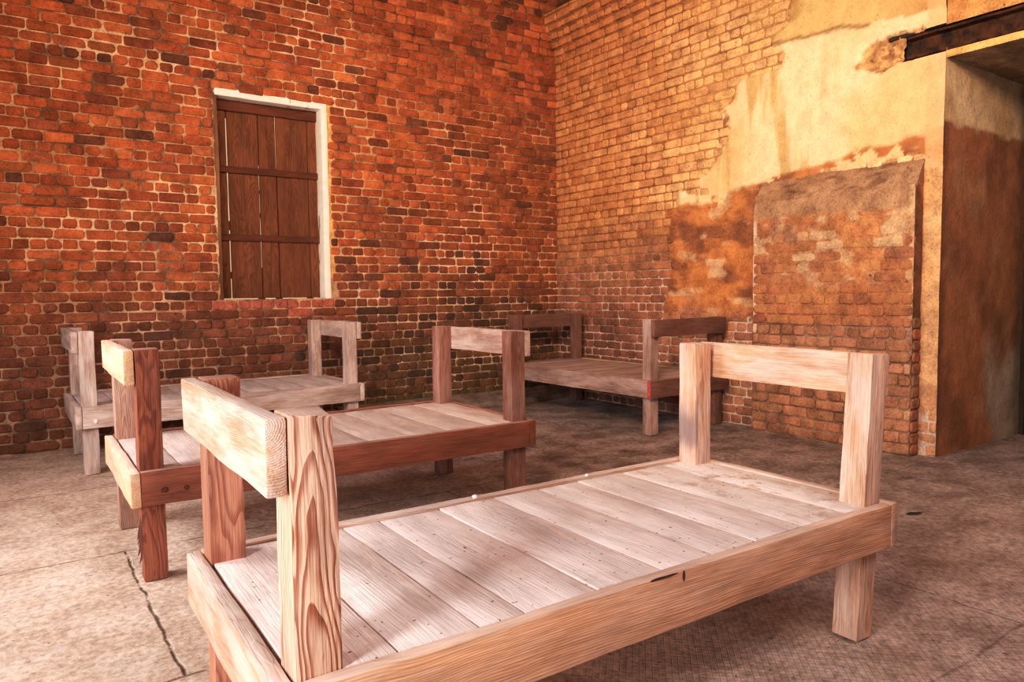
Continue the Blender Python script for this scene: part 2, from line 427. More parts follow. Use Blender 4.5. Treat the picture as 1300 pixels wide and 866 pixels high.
def lay_courses(ms, u0, u1, z0, z1, dbase, col, header, hole, rr, d=0.014, jit=0.003, drop=None, dfun=None, stagger=True):
    row = 0; z = z0
    while z < z1 - 0.03:
        zt = min(z + PITCH, z1)
        hd = header(row, z)
        ln = 0.108 if hd else 0.213
        u = u0 - rr.uniform(0, ln) * 0.35 - ((ln / 2) if (row // 2) % 2 else 0)
        while u < u1:
            L = ln * rr.uniform(0.93, 1.07)
            if not hd and rr.random() < 0.05: L *= 0.5
            a, b = max(u, u0), min(u + L - rr.uniform(0.006, 0.014), u1)
            u += L
            if b - a < 0.03: continue
            za, zb = z + rr.uniform(0.003, 0.008), zt - rr.uniform(0.003, 0.008)
            segs = hole(a, b, za, zb) if hole else [(a, b)]
            for (s, t) in segs:
                if t - s < 0.025: continue
                dd = dbase + (dfun((s + t) / 2, (za + zb) / 2) if dfun else d) + rr.uniform(-0.005, 0.005)
                if drop and drop((s + t) / 2, (za + zb) / 2): continue
                ms.brick(s, t, za, zb, dd, col, rr, jit=jit)
        z += PITCH; row += 1

def win_hole(a, b, za, zb):
    if zb < WZ0 + 0.02 or za > WZ1 - 0.02 or b < WX0 or a > WX1: return [(a, b)]
    out = []
    if a < WX0 - 0.015: out.append((a, WX0 - 0.006))
    if b > WX1 + 0.03: out.append((WX1 + 0.035 * rnd.random() + 0.008, b))
    return out

def back_wall():
    rr = random.Random(11)
    ms = Mason()
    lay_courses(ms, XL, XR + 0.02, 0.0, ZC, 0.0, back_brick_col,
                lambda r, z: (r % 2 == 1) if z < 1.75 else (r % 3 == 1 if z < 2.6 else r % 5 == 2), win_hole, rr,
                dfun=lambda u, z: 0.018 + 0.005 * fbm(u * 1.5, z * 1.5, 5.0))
    ms.grid(XL, XR + 0.05, -0.02, ZC, 0.03,
            lambda u, z: 0.006 * smooth(-0.5, 0.5, fbm(u * 3, z * 3, 1.0)) + 0.004 * fbm(u * 12, z * 12, 1.0) + 0.003,
            back_mortar_col, skip=lambda u, z: WX0 < u < WX1 and WZ0 < z < WZ1)
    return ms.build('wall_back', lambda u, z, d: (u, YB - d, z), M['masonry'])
back_wall()

# reveal and body of the back wall round the window
def jamb_box(name, lo, hi, mat): return box_obj(name, lo, hi, mat)

# ------------------------------------------------------------------ window with its boarded shutter
win = empty('window_1', ((WX0 + WX1) / 2, YB + 0.08, WZ0)); tag(win, kind='structure')
wl = win.location
def wpart(name, lo, hi, axis, mat, seed, **kw):
    return board(name, win, Vector(lo) - wl, Vector(hi) - wl, axis, mat, seed, **kw)
fw = 0.055
wpart('window_frame', (WX1 - fw, YB - 0.012, WZ0), (WX1, YB + 0.19, WZ1 - 0.04), 2, M['paint'], 1, bevel=0.006, wobble=0.003)
wpart('window_frame', (WX0 + 0.02, YB - 0.012, WZ1 - 0.06), (WX1, YB + 0.19, WZ1), 0, M['paint'], 2, bevel=0.006, wobble=0.003)
wpart('window_frame', (WX0, YB - 0.004, WZ0), (WX0 + 0.04, YB + 0.19, WZ1 - 0.04), 2, M['frame_dark'], 3, bevel=0.006, wobble=0.003)
wpart('window_sill', (WX0, YB + 0.0, WZ0 - 0.06), (WX1, YB + 0.20, WZ0 + 0.004), 0, M['frame_dark'], 4)
sy = YB + 0.13
edges = [1.535, 1.640, 1.775, 1.905, 1.985, 2.060, 2.195, 2.345, 2.435]
sh = bpy.data.objects.new('shutter', None); link(sh, win)
items = []
for i in range(len(edges) - 1):
    g0 = {1: 0.006, 3: 0.005, 5: 0.005, 7: 0.003}.get(i, 0.0003)
    g1 = {0: 0.006, 2: 0.004, 4: 0.004, 6: 0.003}.get(i, 0.0003)
    items.append((Vector((edges[i] + g0, sy, WZ0 + 0.012)) - wl, Vector((edges[i + 1] - g1, sy + 0.025, WZ1 - 0.07)) - wl, 2))
for x, z0, z1 in ((1.905, 2.30, 2.80), (1.905, WZ0, 1.40), (2.06, WZ0, 2.28), (2.345, 2.25, 2.80), (2.345, WZ0, 1.68), (1.64, 1.30, 1.36), (1.64, 1.72, 1.80), (1.64, 2.68, 2.80), (2.345, 1.86, 1.93), (1.905, 1.84, 1.88), (1.905, 2.05, 2.08)):
    items.append((Vector((x - 0.03, sy + 0.03, z0)) - wl, Vector((x + 0.03, sy + 0.045, z1)) - wl, 2))  # unseen strips added behind the gaps to break up the light slits
join_boards('shutter_boards', sh, items, M['shutter'], 40, bevel=0.002, wobble=0.001)
for z, s in ((2.235, 0), (1.655, 1), (2.775, 2)):
    h = 0.028 if s < 2 else 0.045
    board('batten', sh, Vector((1.54, sy - 0.03, z - h)) - wl, Vector((2.43, sy + 0.001, z + h)) - wl, 0, M['batten'], 60 + s, bevel=0.006)

# ------------------------------------------------------------------ right wall
PY0, PY1, PZ, PX = 2.46, 3.735, 1.845, XR - 0.12
def plaster(y, z):
    n1 = fbm(y * 1.6, z * 1.6, 21.0) * 0.30 + fbm(y * 6, z * 6, 22.0) * 0.09
    top = smooth(-0.05, 0.05, (4.05 - 0.25 * (z - 2.6) - (0.35 if z > 2.9 else 0.0) + 0.35 * smooth(2.6, 2.1, z)) - y + n1 * 0.9) * smooth(1.96, 2.02, z + n1 * 0.25 - 0.06 * (4.1 - y) * 0.7)
    band = smooth(-0.06, 0.06, 4.74 - y + n1 * 0.3) * smooth(0.80, 0.95, z + n1 * 0.5) * smooth(2.02, 1.95, z + n1 * 0.3) * smooth(-0.35, 0.30, fbm(y * 2.2, z * 3.2, 31.0) + 0.55)
    edge = smooth(2.50, 2.44, y + n1 * 0.15) * smooth(0.25, 0.5, z + n1)
    return max(top, band * 0.85, edge)
def crack_line(y): return 3.03 + 0.10 * (y - 2.86) + 0.03 * fbm(y * 4, 0, 3.0)
HOLE = (2.77, 2.79)
def hole_f(y, z):
    q = ((y - 2.72) / 0.24) ** 2 + ((z - 2.79 + 0.12 * (y - 2.72)) / 0.115) ** 2
    return smooth(1.25, 0.7, q + 0.7 * fbm(y * 7, z * 7, 41.0))
RB = [(0.66, 0.315, 0.125), (0.60, 0.26, 0.10), (0.74, 0.38, 0.16), (0.50, 0.205, 0.08), (0.64, 0.30, 0.14)]
def right_tone(y, z, pl):
    """lime wash and old paint, by height and run"""
    n1 = fbm(y * 1.3, z * 1.3, 51.0); n2 = fbm(y * 5, z * 5, 52.0)
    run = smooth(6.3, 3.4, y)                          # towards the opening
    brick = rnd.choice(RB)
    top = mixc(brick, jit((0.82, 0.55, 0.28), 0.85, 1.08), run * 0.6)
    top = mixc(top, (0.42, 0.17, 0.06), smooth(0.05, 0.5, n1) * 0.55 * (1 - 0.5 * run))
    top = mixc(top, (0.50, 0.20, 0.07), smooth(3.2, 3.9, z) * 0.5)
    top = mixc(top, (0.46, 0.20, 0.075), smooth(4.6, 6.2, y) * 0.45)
    if pl > 0.35:
        cream = mixc((0.86, 0.63, 0.38), (0.78, 0.51, 0.26), smooth(-0.3, 0.4, n1))
        cream = mixc(cream, (0.58, 0.38, 0.17), smooth(-0.05, 0.35, fbm(y * 6.0, z * 0.8, 55.0)) * smooth(3.0, 3.5, y))
        if z > crack_line(y):
            cream = mixc((0.62, 0.42, 0.19), (0.42, 0.25, 0.10), smooth(0.0, 0.4, fbm(y * 1.8, z * 2.4, 56.0)))
            cream = mixc(cream, (0.55, 0.25, 0.09), smooth(2.9, 2.3, y) * 0.6)
        top = cream
    # painted dado
    line = 1.985 + 0.13 * (4.1 - y) if y < 4.1 else 1.93
    dn = smooth(line + 0.02, line - 0.02, z + n2 * 0.03)
    ora = mixc((0.52, 0.215, 0.075), (0.40, 0.155, 0.06), smooth(-0.2, 0.5, n1))
    ora = mixc(ora, (0.20, 0.085, 0.045), smooth(-0.12, 0.25, fbm(y * 2.0, z * 4.5, 61.0)) * 0.85)
    ora = mixc(ora, (0.66, 0.47, 0.30), smooth(0.25, 0.5, fbm(y * 3, z * 6, 64.0)) * 0.55)
    left = jit(mixc((0.46, 0.22, 0.10), (0.30, 0.125, 0.07), smooth(1.75, 0.9, z + 0.3 * n1)), 0.8, 1.15)
    dk = smooth(0.08, 0.4, fbm(y * 2.3, z * 1.7, 63.0)) * smooth(5.3, 4.9, y) * smooth(1.2, 1.5, z)
    left = mixc(left, (0.13, 0.07, 0.04), dk * 0.75)
    dado = mixc(left, ora, smooth(4.80, 4.70, y + n2 * 0.05))
    low = smooth(1.05, 0.80, z + 0.25 * n1)
    bare = jit(mixc((0.38, 0.185, 0.11), (0.22, 0.095, 0.062), smooth(4.4, 5.6, y)), 0.75, 1.2)
    dado = mixc(dado, bare, low)
    soft = smooth(2.02, 1.70, z + 0.12 * n1) if y > 4.75 else dn
    c = mixc(top, dado, soft)
    if y < 4.25 and 1.9 < z < line + 0.02 and fbm(y * 5, z * 7, 71.0) > 0.33: c = (0.74, 0.52, 0.28)
    if y < 2.46:     # bright worn arris beside the opening
        c = mixc(c, (0.72, 0.44, 0.23), 0.7 if z > 0.5 else 0.35)
    return c
def right_mortar(y, z):
    n1 = fbm(y * 1.6, z * 1.6, 81.0)
    up = smooth(1.2, 1.7, z)
    c = mixc((0.56, 0.44, 0.36), (0.30, 0.125, 0.05), up)
    c = mixc(c, (0.50, 0.29, 0.12), smooth(5.2, 4.0, y) * up * 0.7)
    return mixc(c, (0.18, 0.09, 0.05), smooth(0.1, 0.5, n1) * 0.6)
def right_hole(a, b, za, zb):
    if za > 2.66 and zb < 2.92:                        # the iron lintel's chase
        if a < 2.62: a = max(a, 2.62)
    return [(a, b)] if b > a else []

def corbel(z):
    return 0.17 * smooth(3.68, 4.16, z)

def right_wall():
    rr = random.Random(23)
    ms = Mason()
    ZT = 4.17
    def col(u, z): return right_tone(u, z, 0.0)
    pm = {}
    lay_courses(ms, YO + 0.003, YB + 0.0, 0.0, ZT, 0.0, col, lambda r, z: (r % 2 == 0) if z < 1.95 else r % 4 in (1,), right_hole, rr,
                dfun=lambda y, z: 0.015 - 0.004 * smooth(5.0, 3.8, y) + corbel(z), jit=0.0025,
                drop=lambda y, z: plaster(y, z) > 0.93 or hole_f(y, z) > 0.3 or (PY0 < y < PY1 and z < PZ + .1) )
    def dfun(y, z):
        p = plaster(y, z)
        d = 0.001 + 0.006 * smooth(-0.2, 0.6, fbm(y * 2.5, z * 2.5, 91.0)) + 0.015 * p
        if p > 0.5 and z > 2.0:
            d += 0.012 * smooth(-0.018, 0.018, z - crack_line(y)) + 0.003 * fbm(y * 3, z * 3, 92.0)
        h = hole_f(y, z)
        if h > 0: d -= h * (0.05 + 0.05 * fbm(y * 14, z * 14, 93.0) + 0.03 * fbm(y * 40, z * 40, 94.0))
        return d + corbel(z)
    def cfun(y, z):
        p = plaster(y, z)
        c = right_mortar(y, z) if p < 0.35 else right_tone(y, z, p)
        h = hole_f(y, z)
        if h > 0.2: c = mixc(c, mixc((0.62, 0.36, 0.16), (0.30, 0.15, 0.06), smooth(-.3, .4, fbm(y * 16, z * 16, 95.0))), 0.9)
        # dark hairline cracks
        cl = abs(z - crack_line(y))
        if 2.85 < y < 3.9: c = mixc(c, (0.20, 0.10, 0.04), 0.75 * smooth(0.022, 0.004, cl))
        return (*c[:3], 0.4 if p > 0.5 and z > 1.95 and h < 0.1 else 0.9)
    ms.grid(YO, YB + 0.05, -0.02, ZT, 0.018, dfun, cfun, skip=lambda y, z: y < 2.62 and 2.70 < z < 2.87)
    # ledge on top of the corbelled courses
    ms.grid(YO, YB + 0.05, 0.0, 0.5, 0.1, lambda u, z: 0, lambda u, z: (0.2, 0.09, 0.04), skip=lambda u, z: True)
    return ms.build('wall_right', lambda u, z, d: (XR - d, u, z), M['masonry'], flip=True)
right_wall()

# ledge, recessed wall over it
def flat_masonry(name, u0, u1, z0, z1, place, cfun, dfun=lambda u, z: 0.0, step=0.04, flip=False):
    ms = Mason(); ms.grid(u0, u1, z0, z1, step, dfun, cfun)
    return ms.build(name, place, M['masonry'], flip=flip)
# wall over the opening and its continuation towards the viewer
def over_col(y, z):
    n1 = fbm(y * 1.8, z * 2.4, 56.0)
    c = mixc((0.62, 0.40, 0.17), (0.40, 0.21, 0.08), smooth(0.0, 0.4, n1))
    return mixc(c, (0.58, 0.25, 0.09), smooth(-0.1, 0.3, fbm(y * 3, z * 5, 57.0)) * 0.7)
flat_masonry('wall_right_over_opening', -1.6, YO, 2.865, 4.17, lambda u, z, d: (XR - d, u, z), over_col,
             lambda u, z: 0.02 + 0.008 * fbm(u * 5, z * 5, 3.0) + corbel(z), flip=True)
flat_masonry('wall_right_soffit_edge', 0.75, YO, 2.655, 2.70, lambda u, z, d: (XR - d, u, z), lambda y, z: (0.70, 0.42, 0.16),
             lambda u, z: 0.012 + 0.006 * fbm(u * 9, z * 9, 3.0), step=0.02, flip=True)
flat_masonry('wall_right_near', -1.6, 0.75, 0.0, 2.70, lambda u, z, d: (XR - d, u, z), lambda y, z: (0.45, 0.22, 0.10), step=0.1, flip=True)
box_obj('wall_right_upper', (XR + 0.01, -1.6, 4.16), (XR + 0.6, YB + 0.1, ZC), M['plank_dark'])
box_obj('wall_right_ledge', (XR - 0.168, -1.6, 4.158), (XR + 0.3, YB + 0.05, 4.178), M['plank_dark'])

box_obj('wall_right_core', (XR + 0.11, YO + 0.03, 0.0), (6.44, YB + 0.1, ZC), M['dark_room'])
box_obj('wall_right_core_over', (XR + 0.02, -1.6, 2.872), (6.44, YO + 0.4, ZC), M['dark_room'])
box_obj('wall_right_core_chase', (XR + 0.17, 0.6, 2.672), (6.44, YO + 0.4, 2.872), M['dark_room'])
# --- side of the opening (reveal) and the passage behind
def reveal_col(x, z):
    n1 = fbm(x * 1.7, z * 1.7, 101.0); n2 = fbm(x * 6, z * 6, 102.0)
    cr = mixc((0.78, 0.60, 0.38), (0.62, 0.43, 0.24), smooth(-0.2, 0.4, n1))
    dk = mixc((0.42, 0.18, 0.085), (0.28, 0.12, 0.06), smooth(-0.2, 0.4, n1))
    dk = mixc(dk, (0.46, 0.26, 0.14), smooth(0.1, 0.5, fbm(x * 2.5, z * 2.5, 105.0)) * 0.6)
    c = mixc(dk, cr, smooth(-0.012, 0.012, z - 2.245 + n2 * 0.02))
    c = mixc(c, (0.46, 0.36, 0.27), smooth(0.45, 0.75, x - 5.15 - 0.3 * (0.9 - z) + 0.2 * n1) * smooth(0.9, 0.5, z + 0.3 * n1))
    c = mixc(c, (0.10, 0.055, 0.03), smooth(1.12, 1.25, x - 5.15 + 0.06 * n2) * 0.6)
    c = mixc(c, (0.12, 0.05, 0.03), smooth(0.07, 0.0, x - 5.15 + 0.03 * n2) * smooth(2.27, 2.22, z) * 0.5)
    return (*c, 0.5)
ms = Mason()
ms.grid(XR - 0.013, 6.47, -0.02, 2.72, 0.03, lambda u, z: 0.006 * fbm(u * 4, z * 4, 111.0) * smooth(XR, XR + 0.1, u), reveal_col)
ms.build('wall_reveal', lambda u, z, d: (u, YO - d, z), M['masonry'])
ms = Mason()
ms.grid(XR - 0.01, 6.6, 0.7, YO + 0.02, 0.06, lambda u, z: 0.01 * fbm(u * 3, z * 3, 7.0), lambda u, z: mixc((0.46, 0.33, 0.20), (0.30, 0.20, 0.12), smooth(-.3, .4, fbm(u * 1.2, z * 5, 8.0))))
ms.build('ceiling_passage', lambda u, z, d: (u, z, 2.66 + d), M['masonry'], flip=True)
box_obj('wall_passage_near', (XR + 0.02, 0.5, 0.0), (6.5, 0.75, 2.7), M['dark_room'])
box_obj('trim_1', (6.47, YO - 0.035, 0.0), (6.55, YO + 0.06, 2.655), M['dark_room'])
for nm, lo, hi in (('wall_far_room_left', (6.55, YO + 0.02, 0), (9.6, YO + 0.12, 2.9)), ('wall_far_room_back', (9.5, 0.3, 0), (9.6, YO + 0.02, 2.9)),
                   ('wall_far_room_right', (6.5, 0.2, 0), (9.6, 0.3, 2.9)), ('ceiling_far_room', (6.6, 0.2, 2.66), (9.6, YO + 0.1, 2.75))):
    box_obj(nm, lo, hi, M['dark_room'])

# --- rusty iron lintel
def lintel():
    prof = [(0.0, 0.0), (0.0, 0.020), (0.055, 0.028), (0.055, 0.128), (0.006, 0.136), (0.006, 0.152), (0.16, 0.152), (0.16, 0.0)]
    root = empty('iron_lintel', (XR - 0.004, 1.65, 2.708))
    bm = bmesh.new(); rows = []
    n = 60; y0, y1 = 0.72 - 1.65, 2.60 - 1.65
    for i in range(n + 1):
        y = y0 + (y1 - y0) * i / n
        rows.append([bm.verts.new((dx + 0.005 * fbm(y * 9, dz * 40, 3.0), y, dz + 0.003 * fbm(y * 7, dx * 30, 9.0))) for dx, dz in prof])
    for i in range(n):
        for j in range(len(prof)):
            a, b = rows[i], rows[i + 1]; j2 = (j + 1) % len(prof)
            bm.faces.new((a[j], a[j2], b[j2], b[j]))
    bm.faces.new(rows[-1]); bm.faces.new(list(reversed(rows[0])))
    bmesh.ops.recalc_face_normals(bm, faces=bm.faces)
    me = bpy.data.meshes.new('iron_lintel'); bm.to_mesh(me); bm.free(); me.materials.append(M['iron'])
    o = bpy.data.objects.new('iron_channel', me); link(o, root)
    tag(root, 'rusty dark iron lintel beam exposed above the opening at the top right', 'beam')
lintel()

# --- projecting plastered panel (blocked hearth) on the right wall
def panel():
    rr = random.Random(31)
    ms = Mason()
    D = XR - PX
    def ptone(y, z):
        n1 = fbm(y * 1.5, z * 1.5, 121.0); n2 = fbm(y * 4.5, z * 8, 122.0)
        c = jit(mixc((0.43, 0.20, 0.09), (0.33, 0.145, 0.07), smooth(-0.3, 0.4, n1)), 0.9, 1.1)
        c = mixc(c, (0.62, 0.46, 0.30), smooth(0.02, 0.35, n2) * smooth(1.05, 1.3, z) * 0.55)
        c = mixc(c, (0.25, 0.12, 0.07), smooth(0.15, 0.5, fbm(y * 3, z * 3, 123.0)) * 0.6)
        if z > 1.72 + 0.05 * n1: c = mixc((0.36, 0.22, 0.13), (0.27, 0.155, 0.09), smooth(-.2, .4, n1))
        fl = smooth(0.16, 0.24, fbm(y * 5, z * 12, 124.0)) * (smooth(0.05, 0.0, abs(z - 0.93)) + smooth(0.1, 0.0, abs(z - 1.22)) * smooth(3.2, 2.6, y))
        c = mixc(c, (0.13, 0.025, 0.025), min(1, fl) * 0.9)
        low = smooth(0.93, 0.82, z + 0.04 * n2)
        b = jit((0.37, 0.185, 0.105), 0.75, 1.2)
        c = mixc(c, b, low)
        if y > PY1 - 0.025: c = mixc(c, (0.70, 0.58, 0.46), smooth(-.1, .2, fbm(y, z * 5, 125.0)) * .7)
        if y < PY0 + 0.03: c = mixc(c, (0.68, 0.46, 0.28), 0.5)
        return c
    def mort(y, z):
        return mixc(mixc((0.30, 0.2, 0.14), (0.2, 0.11, 0.07), smooth(-.3, .3, fbm(y * 3, z * 3, 1.))), ptone(y, z), 1.0 if z > 0.9 else 0.0)
    cover = lambda y, z: smooth(0.85, 1.3, z + 0.12 * fbm(y * 2, z * 2, 131.0))
    lay_courses(ms, PY0 + 0.004, PY1 - 0.004, 0.0, 1.60, 0.0, ptone, lambda r, z: r % 3 == 1, None, rr,
                dfun=lambda y, z: 0.014 - 0.004 * cover(y, z), drop=lambda y, z: False)
    ms.grid(PY0, PY1, -0.02, PZ, 0.02, lambda y, z: 0.0 + 0.006 * cover(y, z) + 0.003 * fbm(y * 6, z * 6, 132.0) - (0.012 * smooth(PZ - 0.05, PZ, z)), mort)
    o = ms.build('wall_hearth_panel', lambda u, z, d: (PX - d, u, z), M['masonry'], flip=True)
    # sides
    for y, fl, nm in ((PY0, True, 'wall_hearth_side'), (PY1, False, 'wall_hearth_side_far')):
        s = Mason()
        def scol(x, z, y=y):
            n1 = fbm(x * 6, z * 2, 141.0)
            c = mixc((0.34, 0.165, 0.085), (0.18, 0.085, 0.05), smooth(-0.3, 0.3, n1))
            return mixc(c, (0.30, 0.15, 0.09), smooth(0.9, 0.7, z))
        lay = random.Random(5)
        if y == PY0:
            z = 0.0
            while z < 0.9:
                s.brick(PX + 0.002, PX + 0.105 + lay.uniform(-.02, .01), z + 0.005, z + PITCH - 0.005, 0.010 + lay.uniform(-.003, .004), (0.33 * lay.uniform(.7, 1.2), 0.155, 0.09), lay)
                z += PITCH
        s.grid(PX - 0.004, XR + 0.02, -0.02, PZ, 0.02, lambda u, z: 0.005 * fbm(u * 9, z * 5, 4.0), scol)
        # the slope's cheek
        b = len(s.v)
        for (x, z) in ((PX + 0.004, PZ - 0.001), (XR + 0.02, PZ - 0.001), (XR + 0.02, PZ + 0.22), (PX + 0.02, PZ + 0.03)):
            s.v.append((x, z, 0.0)); s.c.append((0.30, 0.17, 0.10))
        s.f.append((b, b + 1, b + 2, b + 3))
        s.build(nm, (lambda u, z, d, y=y: (u, y - d, z)) if fl else (lambda u, z, d, y=y: (u, y + d, z)), M['masonry'], flip=not fl)
    # sloped shoulder
    s = Mason()
    def prof(t):   # t 0..1 from face top to wall
        x = PX + 0.006 + (D + 0.006) * t ** 1.15; z = PZ - 0.012 + 0.225 * t ** 0.9
        return x, z
    s.grid(PY0 - 0.004, PY1, 0.0, 1.0, 0.04, lambda u, z: 0.004 * fbm(u * 5, z * 2, 151.0),
           lambda u, z: mixc(mixc((0.36, 0.225, 0.135), (0.27, 0.16, 0.09), smooth(-.3, .4, fbm(u * 3, z * 1.5, 152.))), (0.14, 0.08, 0.05), smooth(0.2, 0.5, fbm(u * 6, z * 3, 153.)) * .7))
    s.build('wall_hearth_shoulder', lambda u, t, d: (prof(t)[0] - d, u, prof(t)[1] + d), M['masonry'], flip=True)
panel()

# ------------------------------------------------------------------ floor, ceiling, left and rear walls
def floor():
    bm = bmesh.new()
    x0, x1, y0, y1, st = XL - 0.1, 9.6, -1.7, YB + 0.1, 0.05
    nx, ny = int((x1 - x0) / st), int((y1 - y0) / st)
    g = [[bm.verts.new((x0 + (x1 - x0) * i / nx, y0 + (y1 - y0) * j / ny, 0.0)) for j in range(ny + 1)] for i in range(nx + 1)]
    for i in range(nx):
        for j in range(ny): bm.faces.new((g[i][j], g[i + 1][j], g[i + 1][j + 1], g[i][j + 1]))
    for v in bm.verts: v.co.z = -0.004 + 0.004 * fbm(v.co.x * 1.5, v.co.y * 1.5, 5.0)
    for f in bm.faces: f.smooth = True
    me = bpy.data.meshes.new('floor'); bm.to_mesh(me); bm.free(); me.materials.append(M['floor'])
    o = bpy.data.objects.new('floor', me); o['kind'] = 'structure'; link(o)
floor()
box_obj('ceiling', (XL - 0.1, -1.7, ZC), (XR + 0.6, YB + 0.1, ZC + 0.1), M['plank_dark'])
# left wall with the wide doorway that lights the room
DY0, DY1, DZ = -0.6, 3.4, 2.75
lc = lambda u, z: (0.42, 0.15, 0.06)
flat_masonry('wall_left', DY1, YB + 0.05, 0, ZC, lambda u, z, d: (XL + d, u, z), lc, step=0.2)
flat_masonry('wall_left_over_door', DY0, DY1, DZ, ZC, lambda u, z, d: (XL + d, u, z), lc, step=0.2)
flat_masonry('wall_left_near', -1.7, DY0, 0, ZC, lambda u, z, d: (XL + d, u, z), lc, step=0.2)
flat_masonry('wall_front', XL, XR, 0, ZC, lambda u, z, d: (u, -1.65 + d, z), lc, step=0.3, flip=True)

# cement fillet at the foot of the back wall
def fillet():
    bm = bmesh.new(); rows = []
    n = 40
    for i in range(n + 1):
        x = 2.5 + (XR - 2.5) * i / n
        w = 0.30 + 0.05 * fbm(x * 2, 0, 3.0) ; h = 0.045 + 0.008 * fbm(x * 3, 1, 3.0)
        pr = [(0, -0.01), (0, h * 0.75), (0.02, h), (w * 0.6, h + 0.03), (w, h + 0.06)]
        rows.append([bm.verts.new((x, YB - 0.015 - w + a, b)) for a, b in pr])
    for i in range(n):
        for j in range(4): bm.faces.new((rows[i][j], rows[i + 1][j], rows[i + 1][j + 1], rows[i][j + 1]))
    bmesh.ops.recalc_face_normals(bm, faces=bm.faces)
    for f in bm.faces: f.smooth = True
    me = bpy.data.meshes.new('baseboard_back'); bm.to_mesh(me); bm.free(); me.materials.append(M['cement'])
    o = bpy.data.objects.new('baseboard_back', me); o['kind'] = 'structure'; link(o)
fillet()

def chipped(v, dims):
    top = v.co.z - (dims[2] / 2 - 0.15)
    if top > 0 and v.co.x > 0.02:
        k = smooth(0.0, 0.06, top) * smooth(0.03, 0.044, v.co.x) * smooth(0.03, -0.02, v.co.y)
        v.co.x -= k * (0.005 + 0.006 * fbm(v.co.z * 30, 2.0, 1.0))
        v.co.z -= smooth(0.12, 0.15, top) * k * 0.012
# ------------------------------------------------------------------ the four slatted bunks
P_, T_ = 0.089, 0.0375
def bed(name, cx, cy, rz, L, W, h, H, r, b, mats, seed, label, deck_edges, lean=0.0, far_strip=None, post_over=0.0):
    root = empty(name, (cx, cy, 0), rz)
    tag(root, label, 'bed', 'rough timber bunks in the brick room')
    ox, oy = -L / 2, -W / 2
    q = lambda x, y, z: (x + ox, y + oy, z)
    s = seed * 100
    # deck planks lie across the bed
    items = []
    g = 0.0026
    for i in range(len(deck_edges) - 1):
        dz = rnd.uniform(-0.0025, 0.0015)
        items.append((q(max(deck_edges[i], 0.006) + g, 0.004, h - 0.034), q(min(deck_edges[i + 1], L - 0.003) - g, W - 0.004, h - 0.003 + dz), 1))
    join_boards('deck', root, items, mats['deck'], s + 1, bevel=0.003, wobble=0.001)
    board('side_rail', root, q(0, -T_, h - b), q(L, 0, h), 0, mats.get('front', mats['wood']), s + 20, bevel=0.006, wobble=0.002)
    board('side_rail', root, q(0, W, h - b), q(L, W + T_, h + 0.006), 0, mats.get('back', mats['wood']), s + 21, bevel=0.006, wobble=0.002)
    board('end_board', root, q(-T_, -T_, h - b), q(-0.001, W + T_, h), 1, mats.get('end0', mats['wood']), s + 22, bevel=0.006, wobble=0.002)
    e1 = board('end_board', root, q(L + 0.001, -T_, h - b), q(L + T_, W + T_, h), 1, mats.get('end1', mats['wood']), s + 23, bevel=0.006, wobble=0.002)
    posts = []
    for i, (x, y) in enumerate(((0.002, 0.002), (0.002, W - P_ - 0.002), (L - P_ - 0.002, 0.002), (L - P_ - 0.002, W - P_ - 0.002))):
        pt = (rnd.uniform(-0.02, 0.02), rnd.choice((-1, 1)) * 0.055)
        po = board('post', root, q(x, y, 0.0), q(x + P_, y + P_, H + (post_over if i == 1 else 0)), 2, mats.get('post%d' % i, mats['wood']), s + 30 + i, bevel=0.005, wobble=0.002,
                   pith=mats.get('pith%d' % i, pt), notch=mats.get('notch%d' % i))
        posts.append(po)
    hr0 = board('head_rail', root, q(-T_, 0.004, H - r), q(0, W, H - 0.002), 1, mats.get('head0', mats['wood']), s + 40, bevel=0.006, wobble=0.002)
    hr1 = board('head_rail', root, q(L, 0.004, H - r), q(L + T_, W, H - 0.002), 1, mats.get('head1', mats['wood']), s + 41, bevel=0.006, wobble=0.002)
    if lean:
        po = posts[2]
        zc = po.location.z
        po.rotation_euler = (0, lean, 0)
        po.location.x += math.tan(lean) * (zc - (h + 0.0))
        po.location.z += 0.002
        dx = math.tan(lean) * (H - h - r / 2)
        hr1.rotation_euler = (0, lean * 0.5, -math.atan2(-dx, W) * -1.0)
        hr1.location.x += dx / 2 + 0.004
    return root

def edges_from(L, inner): return [0.0] + inner + [L]
A = bed('plank_bed', 1.3755, 1.6497, R(-1.054), 1.936, 0.803, 0.450, 0.936, 0.143, 0.142,
    dict(wood=M['woodA'], deck=M['deckA'], post0=M['woodApost'], post1=M['woodAred'], pith0=(0.004, -0.05), notch0=chipped, post3=M['woodAchar'], front=M['woodAfront']), 1,
    'bleached timber bunk nearest the camera, largest of the four, pale planked top',
    edges_from(1.936, [0.205, 0.392, 0.51, 0.72, 0.93, 1.12, 1.30, 1.52, 1.74]), lean=R(3.8))
B = bed('plank_bed', 1.3663, 3.6327, R(-0.696), 1.894, 0.900, 0.456, 0.942, 0.141, 0.140,
    dict(wood=M['woodB'], deck=M['deckB'], post1=M['woodBgrey'], post2=M['woodBdark'], post3=M['woodBdark'], head0=M['woodBlight'], head1=M['woodDgrey'], end0=M['woodBlight']), 2,
    'red-brown timber bunk standing second from the camera, behind the nearest bunk',
    edges_from(1.894, [0.16, 0.36, 0.56, 0.77, 0.98, 1.2, 1.42, 1.66]))
C = bed('plank_bed', 1.3291, 5.821, R(0.424), 1.901, 0.865, 0.447, 0.934, 0.137, 0.140,
    dict(wood=M['woodC'], deck=M['deckC']), 3,
    'grey weathered timber bunk along the brick wall beneath the shuttered window',
    edges_from(1.901, [0.2, 0.42, 0.64, 0.86, 1.08, 1.3, 1.52, 1.72]))
